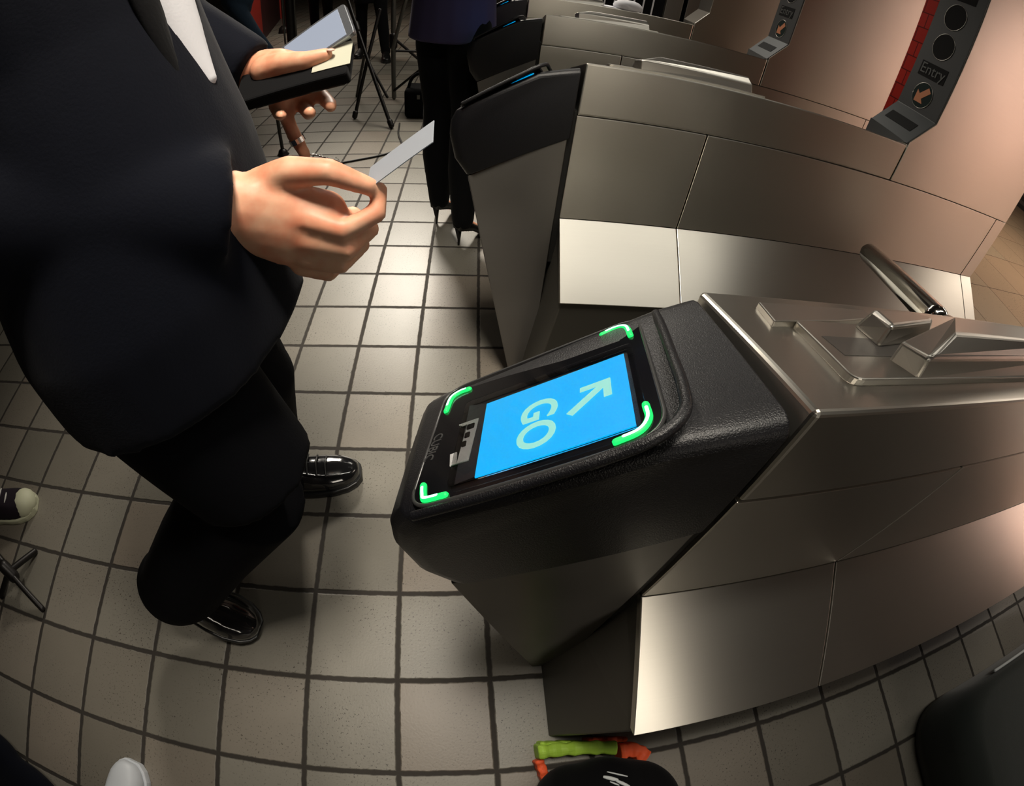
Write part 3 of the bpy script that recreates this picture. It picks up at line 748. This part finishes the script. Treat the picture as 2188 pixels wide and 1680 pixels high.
# jacket
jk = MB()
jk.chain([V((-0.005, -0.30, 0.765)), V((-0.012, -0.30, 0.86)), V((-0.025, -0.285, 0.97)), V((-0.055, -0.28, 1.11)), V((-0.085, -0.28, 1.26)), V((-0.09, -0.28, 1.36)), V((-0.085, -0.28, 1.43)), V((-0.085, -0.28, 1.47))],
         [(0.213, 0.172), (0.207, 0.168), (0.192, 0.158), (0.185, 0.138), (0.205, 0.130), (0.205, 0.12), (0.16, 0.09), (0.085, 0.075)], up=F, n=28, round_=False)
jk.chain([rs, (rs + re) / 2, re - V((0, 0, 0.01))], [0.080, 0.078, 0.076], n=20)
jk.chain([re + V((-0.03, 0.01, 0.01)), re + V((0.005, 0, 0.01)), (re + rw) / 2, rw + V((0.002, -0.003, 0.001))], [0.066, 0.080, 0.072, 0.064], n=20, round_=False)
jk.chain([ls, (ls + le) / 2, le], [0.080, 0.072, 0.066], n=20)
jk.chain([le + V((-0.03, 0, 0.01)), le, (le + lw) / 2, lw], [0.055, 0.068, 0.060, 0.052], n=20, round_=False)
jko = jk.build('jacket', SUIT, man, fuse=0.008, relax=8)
# shirt front and lapels showing at the open jacket
def fr(z): return 0.128 if z < 1.0 else (0.128 - (z - 0.97) * 0.393 if z < 1.11 else 0.078 - (z - 1.11) * 0.25)
zs = (1.00, 1.06, 1.14, 1.24, 1.36, 1.44)
MB().chain([V((fr(z) + 0.006, -0.262, z)) for z in (1.05, 1.10, 1.24, 1.36, 1.44)], [(0.012, 0.010), (0.036, 0.013), (0.045, 0.014), (0.040, 0.014), (0.03, 0.02)], up=F).build('shirt', SHIRT, man, smooth=True)
MB().chain([V((fr(z) + 0.006, -0.308 + (z - 1.0) * 0.02, z)) for z in zs[1:5]], [(0.008, 0.006), (0.022, 0.007), (0.034, 0.008), (0.024, 0.008)], up=F).build('lapel', BLACKC, jko, smooth=True)
MB().chain([V((fr(z) + 0.004, -0.218, z)) for z in zs[2:5]], [(0.010, 0.006), (0.034, 0.008), (0.024, 0.008)], up=F).build('lapel', SUIT, jko, smooth=True)
# trousers
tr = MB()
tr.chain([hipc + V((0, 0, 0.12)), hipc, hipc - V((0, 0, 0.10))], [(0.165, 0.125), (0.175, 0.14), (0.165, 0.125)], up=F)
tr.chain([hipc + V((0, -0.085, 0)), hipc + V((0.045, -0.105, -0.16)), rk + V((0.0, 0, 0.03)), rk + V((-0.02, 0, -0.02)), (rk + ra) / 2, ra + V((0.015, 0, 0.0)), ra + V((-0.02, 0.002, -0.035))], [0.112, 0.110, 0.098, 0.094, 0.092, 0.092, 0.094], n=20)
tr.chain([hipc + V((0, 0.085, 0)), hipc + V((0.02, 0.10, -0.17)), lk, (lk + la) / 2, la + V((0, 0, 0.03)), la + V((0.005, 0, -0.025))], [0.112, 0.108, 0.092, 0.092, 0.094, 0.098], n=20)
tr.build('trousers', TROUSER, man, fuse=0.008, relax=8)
up_, so = shoe_mesh((-0.215, -0.140, 0), (0.080, -0.082, 0), 0.105, 0.10, 0.024)
o = up_.build('shoe', PATENT, man, fuse=0.005, relax=4); so.build('sole', LEATHER, o, bevel=0.003)
for k in range(3):
    c = V((-0.045 + 0.022 * k, -0.106 + 0.004 * k, 0.098 - 0.010 * k))
    MB().chain([c + V((0.004, -0.030, -0.010)), c + V((0, 0, 0.004)), c + V((-0.004, 0.030, -0.010))], [0.0028] * 3, n=8).build('lace', LEATHER, o, smooth=True)
up_, so = shoe_mesh((-0.375, -0.462, 0.120), (-0.130, -0.518, 0.004), 0.105, 0.10, 0.024)
o = up_.build('shoe', PATENT, man, fuse=0.005, relax=4); so.build('sole', LEATHER, o, bevel=0.003)
# things in his hands
cdn = V((0.0482, 0.0, 0.0378)).normalized(); vd = V((-0.1, 0.9, -0.42)); vd = (vd - cdn * vd.dot(cdn)).normalized(); cside = (vd * 0.92 + cdn.cross(vd) * 0.39).normalized(); cn = cdn.cross(cside)
p0 = V((0.268, -0.300, 0.938))
q = [p0 - cside * 0.004, p0 + cdn * 0.086 - cside * 0.004, p0 + cdn * 0.086 + cside * 0.046, p0 + cside * 0.046]
tag(MB().loft([[p + cn * h for p in q] for h in (-0.0005, 0.0005)]).build('fare_card', CARDC, bevel=0.0002), 'pale translucent fare card pinched in the suited man right hand', 'card')
ph = thing('smartphone', (0.155, -0.035, 1.03), 'smartphone with lit screen held in the suited man left hand', 'phone')
a0 = V((0.098, -0.036, 1.001)); ax_ = V((0.092, 0.004, 0.056)).normalized(); ay_ = V((-0.35, 0.55, 0.50)); ay_ = (ay_ - ax_ * ay_.dot(ax_)).normalized(); an = ax_.cross(ay_)
if an.z < 0: an = -an
def pq(l0, l1, w0, w1): return [(l0, w0), (l1, w0), (l1, w1), (l0, w1)]
def phs(poly, h0, h1): return [[a0 + ax_ * x + ay_ * y + an * h for x, y in poly] for h in (h0, h1)]
MB().loft(phs(round_quad(pq(0, 0.118, -0.020, 0.038), 0.007), -0.004, 0.004)).build('case', PHONEB, ph, bevel=0.0012)
MB().loft(phs(pq(0.012, 0.106, -0.016, 0.034), 0.0038, 0.0046)).build('screen', PHONES, ph)
wl = thing('wallet', (0.12, -0.085, 0.98), 'long black wallet gripped under the lit phone in the same hand', 'wallet')
wa = V((0.040, -0.086, 0.967)); wx = V((0.165, 0.0, 0.034)).normalized(); wy = V((0.05, 0.75, 0.45)); wy = (wy - wx * wy.dot(wx)).normalized(); wn_ = wx.cross(wy)
def wq(poly, h0, h1): return [[wa + wx * x + wy * y + wn_ * h for x, y in poly] for h in (h0, h1)]
MB().loft(wq(round_quad(pq(0, 0.168, -0.004, 0.072), 0.006), -0.012, 0.008)).build('cover', BLACKC, wl, bevel=0.003)
MB().loft(wq(round_quad(pq(0.02, 0.160, 0.0, 0.070), 0.005), -0.016, -0.0125)).build('flap', LEATHER, wl, bevel=0.001)
tag(MB().loft(wq(pq(0.118, 0.172, 0.012, 0.060), 0.0085, 0.0095)).build('paper_slip', CARDW), 'cream paper card lying on the black wallet below the lit phone', 'card')
gl = thing('eyeglasses', (0.145, -0.05, 0.87), 'folded clear rimless glasses dangling below the ringed finger', 'glasses')
for k in (0, 1):
    c = V((0.134 + 0.026 * k, -0.052 - 0.010 * k, 0.866 - 0.002 * k))
    MB().loft([[c + V((0.013 * math.cos(q), 0.004 * math.cos(q), 0.010 * math.sin(q))) + V((0, h, 0)) for q in [2*math.pi*i/20 for i in range(20)]] for h in (0.001, -0.001)]).build('lens', GLASS, gl)
MB().chain([V((0.120, -0.056, 0.877)), V((0.140, -0.056, 0.874)), V((0.172, -0.060, 0.866))], [0.0011] * 3, n=8).build('frame', SILVER, gl, smooth=True)

# the others ---------------------------------------------------------------------------------
figure('woman in purple sweater and black heels walking away beside the second turnstile', [(0.225, 1.245, 0.0), (0.338, 1.060, 0.0)], (0.250, 1.460, 0.93), 1.42, (0.35, 0.94, 0), PURPLE, BLACKC, (LEATHER, LEATHER),
       slim=0.92, coat_hem=0.80, long_hair=True, toe_dirs=((0.65, 0.76, 0), (0.75, 0.66, 0)), shoe_kind='pump',
       leg_w=1.25, arms=(((0.02, 1.50, 1.18), (0.12, 1.64, 1.02)), ((0.52, 1.50, 1.18), (0.44, 1.66, 1.02))))
figure('person in blue jeans standing with legs apart beyond the suited man, near the red frame', [(-2.25, 4.35, 0), (-1.50, 3.95, 0)], (-1.98, 4.12, 0.90), 1.40, (0.2, -1, 0), SUIT, JEANS, (LEATHER, LEATHER), arms=(((-1.72, 4.10, 1.15), (-1.84, 3.90, 1.22)), ((-2.24, 4.10, 1.15), (-2.08, 3.90, 1.22))))
figure('person in black trousers and shoes standing behind the tripod, left of the purple sweater', [(-0.66, 4.83, 0), (-0.98, 5.08, 0)], (-0.86, 5.0, 0.92), 1.42, (0.1, -1, 0), BLACKC, BLACKC, (LEATHER, LEATHER), coat_hem=0.62, toe_dirs=((0.2, -1, 0), (-0.1, -1, 0)))
figure('person in long dark coat far back beside the grey tripod pole', [(-1.55, 5.75, 0), (-1.80, 5.95, 0)], (-1.68, 5.85, 0.92), 1.42, (0.1, -1, 0), BLACKC, BLACKC, (LEATHER, LEATHER), coat_hem=0.70)
figure('person in brown trousers far back beyond the row of turnstiles', [(0.62, 4.35, 0), (0.86, 4.45, 0)], (0.74, 4.40, 0.92), 1.42, (0.1, -1, 0), BROWNC, BROWNC, (LEATHER, LEATHER), coat_hem=0.70)
sn = figure('person at left edge wearing black lace-up sneakers with cream toe caps', [(-1.195, -0.335, 0), (-1.85, 0.02, 0)], (-1.55, -0.2, 0.92), 1.42, (1, 0.2, 0), BLACKC, BLACKC, (CANVAS, RUBBERW), toe_dirs=((0.93, 0.28, 0), (0.95, 0.2, 0)), shoe_len=0.27)
ws = figure('person at the bottom left corner in dark trousers and white sneakers', [(-0.455, -1.110, 0), (-0.80, -1.45, 0)], (-0.68, -1.32, 0.92), 1.42, (0.2, 1, 0), SUIT, TROUSER, (WHITES, WHITES), toe_dirs=((0.12, 1, 0), (0.0, 1, 0)))
for shoe in [c for c in sn.children if c.name.startswith('shoe')]:       # toe caps and laces on the canvas shoes
    ft, td = ((V((-1.195, -0.335, 0)), V((0.93, 0.28, 0)).normalized()) if shoe.name.split('.')[0] == 'shoe' and shoe == [c for c in sn.children if c.name.startswith('shoe')][0] else (V((-1.85, 0.02, 0)), V((0.95, 0.2, 0)).normalized()))
    sd = td.cross(V((0, 0, 1))).normalized(); m3 = Matrix((td, sd, V((0, 0, 1)))).transposed()
    MB().ball(ft + td * 0.160 + V((0, 0, 0.026)), (0.048, 0.049, 0.042), 18, m3).build('toe_cap', RUBBERW, shoe, smooth=True)
    for k in range(4):
        c = ft + td * (0.035 + 0.022 * k) + V((0, 0, 0.112 - 0.011 * k))
        MB().chain([c - sd * 0.032 - V((0, 0, 0.012)), c + td * 0.012, c + sd * 0.032 - V((0, 0, 0.012))], [0.003] * 3, n=8).build('lace', LACE, shoe, smooth=True)

# ------------------------------------------------------------------ background things
def bars(name, loc, label, cat, parts, group=None):
    t = thing(name, loc, label, cat, group)
    for nm, pts, r, m_ in parts:
        MB().chain(pts, [r] * len(pts) if not hasattr(r, '__len__') else r, n=12).build(nm, m_, t, smooth=True)
    return t
bars('tripod', (-0.45, 2.8, 0), 'black camera tripod with crossed legs standing beyond the suited man hands', 'tripod',
     [('leg', [(-0.513, 2.733, 0.012), (-0.40, 2.93, 0.55), (-0.36, 3.0, 0.75)], 0.013, STAND), ('leg', [(-0.208, 2.525, 0.012), (-0.42, 2.80, 0.45), (-0.62, 3.05, 0.88)], 0.013, STAND),
      ('leg', [(-0.63, 3.303, 0.012), (-0.47, 2.95, 0.42)], 0.011, STAND), ('brace', [(-0.42, 2.85, 0.40), (-0.27, 2.75, 0.16)], 0.010, STAND),
      ('leg_clamp', [(-0.500, 2.90, 0.62), (-0.520, 2.93, 0.665)], 0.022, STAND),
      ('rubber_foot', [(-0.513, 2.733, 0.0205), (-0.508, 2.742, 0.045)], 0.020, STAND), ('rubber_foot', [(-0.208, 2.525, 0.0205), (-0.220, 2.540, 0.045)], 0.020, STAND)])
bars('light_stand', (-0.3, 3.2, 0), 'tall grey light stand with folding struts left of the purple sweater', 'stand',
     [('post', [(-0.305, 3.241, 0.02), (-0.305, 3.241, 2.1)], 0.019, STANDG), ('strut', [(-0.305, 3.22, 0.42), (-0.20, 3.05, 0.76), (-0.12, 2.95, 1.0)], 0.014, STANDG),
      ('strut', [(-0.305, 3.26, 0.50), (-0.03, 3.40, 0.22), (0.10, 3.46, 0.02)], 0.011, STAND), ('strut', [(-0.305, 3.25, 0.40), (-0.02, 3.30, 0.385)], 0.010, STAND),
      ('strut', [(-0.30, 3.22, 0.08), (-0.05, 3.15, 0.30)], 0.010, STAND), ('collar', [(-0.305, 3.241, 0.44), (-0.305, 3.241, 0.52)], 0.032, STAND)])
bars('light_stand', (-2.08, 5.74, 0), 'thick black stand pole rising behind the lit phone', 'stand',
     [('post', [(-1.93, 5.4, 0.0), (-1.93, 5.4, 2.2)], 0.060, STAND), ('side_tube', [(-1.855, 5.36, 0.0), (-1.855, 5.36, 2.2)], 0.012, STANDG), ('side_tube', [(-2.005, 5.36, 0.0), (-2.005, 5.36, 2.2)], 0.012, STANDG)])
bars('floor_stand', (-2.757, 7.307, 0), 'thin brown pole standing far back right of the red frame', 'stand',
     [('pole', [(-2.757, 7.307, 0.01), (-2.757, 7.307, 1.6)], 0.026, STAND), ('base', [(-2.757, 7.307, 0.0), (-2.757, 7.307, 0.03)], [0.11, 0.10], STAND)])
bars('floor_stand', (-0.832, 2.085, 0), 'thin dark pole hidden behind the suited man left hand', 'stand',
     [('pole', [(-0.832, 2.085, 0.012), (-0.832, 2.085, 0.62)], 0.011, STAND), ('base', [(-0.832, 2.085, 0.0), (-0.832, 2.085, 0.012)], [0.04, 0.03], STAND)])
bars('tripod', (-0.966, -0.532, 0), 'small black tripod foot with splayed legs at the left edge of the photo', 'tripod',
     [('leg', [(-0.955, -0.525, 0.07), (-0.831, -0.586, 0.010)], 0.010, STAND), ('leg', [(-0.955, -0.525, 0.07), (-0.932, -0.428, 0.010)], 0.010, STAND), ('leg', [(-0.955, -0.525, 0.07), (-1.035, -0.595, 0.010)], 0.010, STAND),
      ('post', [(-0.955, -0.525, 0.05), (-1.12, -0.455, 0.11), (-1.30, -0.38, 0.20)], 0.014, STAND), ('collar', [(-0.945, -0.530, 0.055), (-0.972, -0.518, 0.080)], 0.021, STAND)])
cab = catmull([(-0.165, 2.62, 0.006), (-0.14, 2.40, 0.006), (-0.09, 2.19, 0.006), (-0.15, 2.06, 0.006), (-0.303, 1.964, 0.006), (-0.55, 1.86, 0.006), (-0.85, 1.80, 0.006), (-1.3, 1.9, 0.006)], 8)
tag(MB().chain(cab, [0.006] * len(cab), n=8).build('floor_cable', CABLE, smooth=True), 'thin black cable looping across the floor tiles below the tripod', 'cable')
bg = thing('camera_bag', (-0.03, 2.85, 0), 'black camera bag on the floor beside the woman in heels', 'bag')
MB().box((-0.15, 2.74, 0.0), (0.10, 2.96, 0.22)).build('body', BLACKC, bg, bevel=0.03, seg=4)
MB().chain(catmull([(-0.13, 2.80, 0.20), (-0.09, 2.79, 0.30), (0.0, 2.78, 0.33), (0.08, 2.80, 0.21)], 5), [0.012] * 16, n=8).build('handle', BLACKC, bg, smooth=True)
MB().box((-0.055, 2.735, 0.15), (-0.035, 2.742, 0.18)).build('buckle', STANDG, bg)
MB().box((-0.01, 2.735, 0.06), (0.01, 2.742, 0.09)).build('buckle', STANDG, bg)
# red framed booth
bt = thing('booth', (-2.6, 6.5, 0), 'red framed booth with dark maroon panel at the back left', 'booth')
A_, B_ = V((-2.45, 5.35, 0)), V((-3.75, 9.9, 0)); dd = (B_ - A_).normalized(); nn_ = V((-dd.y, dd.x, 0)) * 0.12
for k in (0, 1):
    c = A_ if k == 0 else B_ - dd * 0.6
    MB().prism([c, c + dd * (1.2 if k == 0 else 0.6), c + dd * (1.2 if k == 0 else 0.6) + nn_, c + nn_], (0, 0, 2.3)).build('post', RED, bt, bevel=0.004)
MB().prism([A_ + dd * 1.2 + nn_ * 0.2, B_ - dd * 0.6 + nn_ * 0.2, B_ - dd * 0.6 + nn_ * 0.8, A_ + dd * 1.2 + nn_ * 0.8], (0, 0, 2.2)).build('panel', MAROON, bt)
MB().prism([A_ + V((0, 0, 2.2)), B_ + V((0, 0, 2.2)), B_ + nn_ + V((0, 0, 2.2)), A_ + nn_ + V((0, 0, 2.2))], (0, 0, 0.12)).build('lintel', RED, bt)
# red tiled column seen between two signal columns
REDT = mat('red_glazed_tile', (0.35, 0.02, 0.012), 0.6, specular_ior_level=0.15)
N, L, b = nodes(REDT)
br = N.new('ShaderNodeTexBrick'); br.inputs['Scale'].default_value = 1.0; br.inputs['Brick Width'].default_value = 0.105; br.inputs['Row Height'].default_value = 0.105; br.inputs['Mortar Size'].default_value = 0.004
br.inputs['Color1'].default_value = (0.33, 0.017, 0.010, 1); br.inputs['Color2'].default_value = (0.38, 0.022, 0.014, 1); br.inputs['Mortar'].default_value = (0.10, 0.008, 0.006, 1)
tc = N.new('ShaderNodeTexCoord'); sp_ = N.new('ShaderNodeSeparateXYZ'); cb = N.new('ShaderNodeCombineXYZ')
L.new(tc.outputs['Object'], sp_.inputs[0]); ad = N.new('ShaderNodeMath'); L.new(sp_.outputs[0], ad.inputs[0]); L.new(sp_.outputs[1], ad.inputs[1])
L.new(ad.outputs[0], cb.inputs[0]); L.new(sp_.outputs[2], cb.inputs[1]); L.new(cb.outputs[0], br.inputs['Vector']); L.new(br.outputs['Color'], b.inputs['Base Color'])
co = MB().box((3.0, 1.42, 0), (3.7, 2.06, 2.8)).build('column', REDT, bevel=0.006)
tag(co, 'red tiled column behind the nearer grey Entry signal column', 'column')
# barred gate and dark cabinets beyond the farthest turnstile
gt = thing('gate', (1.3, 3.2, 0), 'dark gate with thin white vertical bars beyond the farthest turnstile', 'gate')
MB().box((0.85, 3.20, 0.0), (1.73, 3.22, 1.5)).build('back_panel', BLACKC, gt)
for k in range(10):
    x = 0.95 + 0.075 * k
    MB().box((x, 3.17, 0.1), (x + 0.010, 3.18, 1.5)).build('bar', SHIRT, gt)
for x0, x1, lb in ((1.74, 1.878, 'narrow grey steel cabinet beside the barred gate, left of a black gap'), (1.912, 2.6, 'wider grey steel cabinet beside the barred gate, right of a black gap')):
    tag(MB().box((x0, 3.2, 0), (x1, 3.6, 2.1)).build('steel_cabinet', STEEL_DARK, bevel=0.004), lb, 'cabinet')
tag(MB().box((1.878, 3.5, 0), (1.912, 3.58, 2.1)).build('gap_shade', SEAM), 'black strip put in as shade in the gap between the two grey steel cabinets', 'panel')  # gap darkness made as a black strip, not a fitted part
cp = thing('cap', (1.13, 2.0, 0.955), 'pale cap resting on top of the farthest turnstile', 'cap')
MB().ball((1.14, 2.075, 0.985), (0.085, 0.070, 0.038), 16).build('crown', SHIRT, cp, smooth=True)
MB().loft([[V((1.06 + 0.07 * math.cos(q) - 0.02, 2.075 + 0.06 * math.sin(q), 0.966 + h)) for q in [2*math.pi*i/20 for i in range(20)]] for h in (0.0, 0.004)]).build('brim', SHIRT, cp)
# ------------------------------------------------------------------ things on the floor in front
vs = thing('safety_vest', (0.60, -0.83, 0), 'folded lime and orange safety vest on the floor against the nearest turnstile base', 'vest')
def fold(name, pts, th, h, m_):               # a folded strip of fabric standing on edge
    pts = catmull(pts, 4); mb = MB(); rings = []
    for k, p in enumerate(pts):
        t = (pts[min(k+1, len(pts)-1)] - pts[max(k-1, 0)]).normalized(); s_ = V((-t.y, t.x, 0))
        hh = h * (1 + 0.06 * math.sin(k * 1.7)); tt = th * (1 + 0.15 * math.sin(k * 2.3))
        rings.append([p + s_ * tt * x + V((0, 0, hh * z)) for x, z in ((-1, 0), (-1.05, 0.55), (-0.9, 0.93), (0, 1.0), (0.9, 0.93), (1.05, 0.55), (1, 0))])
    return mb.loft(rings).build(name, m_, vs, smooth=False, bevel=0.004)
fold('lime_fold', [(0.494, -0.786, 0), (0.540, -0.785, 0), (0.60, -0.789, 0), (0.655, -0.798, 0)], 0.0155, 0.085, VEST_Y)
fold('lime_fold', [(0.500, -0.770, 0), (0.53, -0.772, 0), (0.565, -0.774, 0)], 0.006, 0.074, VEST_Y)
fold('orange_fold', [(0.60, -0.774, 0), (0.64, -0.778, 0), (0.682, -0.784, 0)], 0.0065, 0.074, VEST_O)
fold('orange_fold', [(0.668, -0.810, 0), (0.700, -0.812, 0), (0.724, -0.832, 0)], 0.017, 0.062, VEST_O)
fold('orange_fold', [(0.497, -0.803, 0), (0.503, -0.825, 0), (0.508, -0.85, 0)], 0.010, 0.055, VEST_O)
jb = MB()
jb.ball((0.555, -0.912, 0.070), (0.088, 0.098, 0.085), 18); jb.ball((0.615, -0.915, 0.085), (0.105, 0.108, 0.090), 18); jb.ball((0.690, -0.930, 0.060), (0.090, 0.100, 0.080), 18); jb.ball((0.66, -0.92, 0.07), (0.09, 0.1, 0.085), 18); jb.ball((0.60, -1.04, 0.07), (0.16, 0.14, 0.08), 18)
jt = thing('backpack', (0.62, -0.95, 0), 'black backpack with white print lying beside the lime and orange vest', 'bag')
jbo = jb.build('body', BLACKC, jt, fuse=0.012, relax=6)
def bagz(x, y): return 0.085 + 0.090 * math.sqrt(max(0.05, 1 - ((x - 0.615) / 0.105) ** 2 - ((y + 0.915) / 0.108) ** 2)) - 0.0010
for p_, q_, r_ in (((0.603, -0.846), (0.626, -0.856), 0.0042), ((0.624, -0.857), (0.645, -0.872), 0.0036), ((0.612, -0.838), (0.647, -0.853), 0.0018), ((0.612, -0.857), (0.626, -0.866), 0.0018)):
    pp = [(p_[0] + (q_[0] - p_[0]) * k / 4, p_[1] + (q_[1] - p_[1]) * k / 4) for k in range(5)]
    MB().chain([V((x, y, bagz(x, y))) for x, y in pp], [(r_ * (0.5 + 0.5 * math.sin(math.pi * (k + 0.7) / 5.4)), 0.0022) for k in range(5)], n=8).build('print', WHITEP, jbo, smooth=True)
gb = thing('duffel_bag', (1.95, -1.25, 0), 'large dark grey padded bag with pale piping lying right of the backpack', 'bag')
pts = round_quad([(1.48, -0.95), (2.75, -0.98), (2.75, -1.65), (1.52, -1.65)], [0.17, 0.1, 0.1, 0.2], 8)
MB().loft([[V((2.1 + (x - 2.1) * s_, -1.3 + (y + 1.3) * s_, z)) for x, y in pts][::-1] for z, s_ in ((0.22, 0.90), (0.20, 0.97), (0.15, 1.0), (0.05, 1.0), (0.0, 0.97))]).build('body', GREYC, gb, smooth=True)
MB().chain([(1.72, -0.953, 0.185), (2.1, -0.964, 0.19), (2.6, -0.985, 0.19)], [0.005] * 3, n=8).build('piping', WHITEP, gb, smooth=True)

ct = MB()
ct.ball((-0.80, -1.10, 0.045), (0.17, 0.075, 0.05), 16); ct.ball((-0.93, -1.06, 0.05), (0.14, 0.07, 0.055), 16); ct.ball((-0.66, -1.115, 0.03), (0.11, 0.05, 0.035), 16)
tag(ct.build('coat', SUIT, fuse=0.012, relax=5), 'dark navy coat heaped on the floor in the bottom left corner', 'coat')
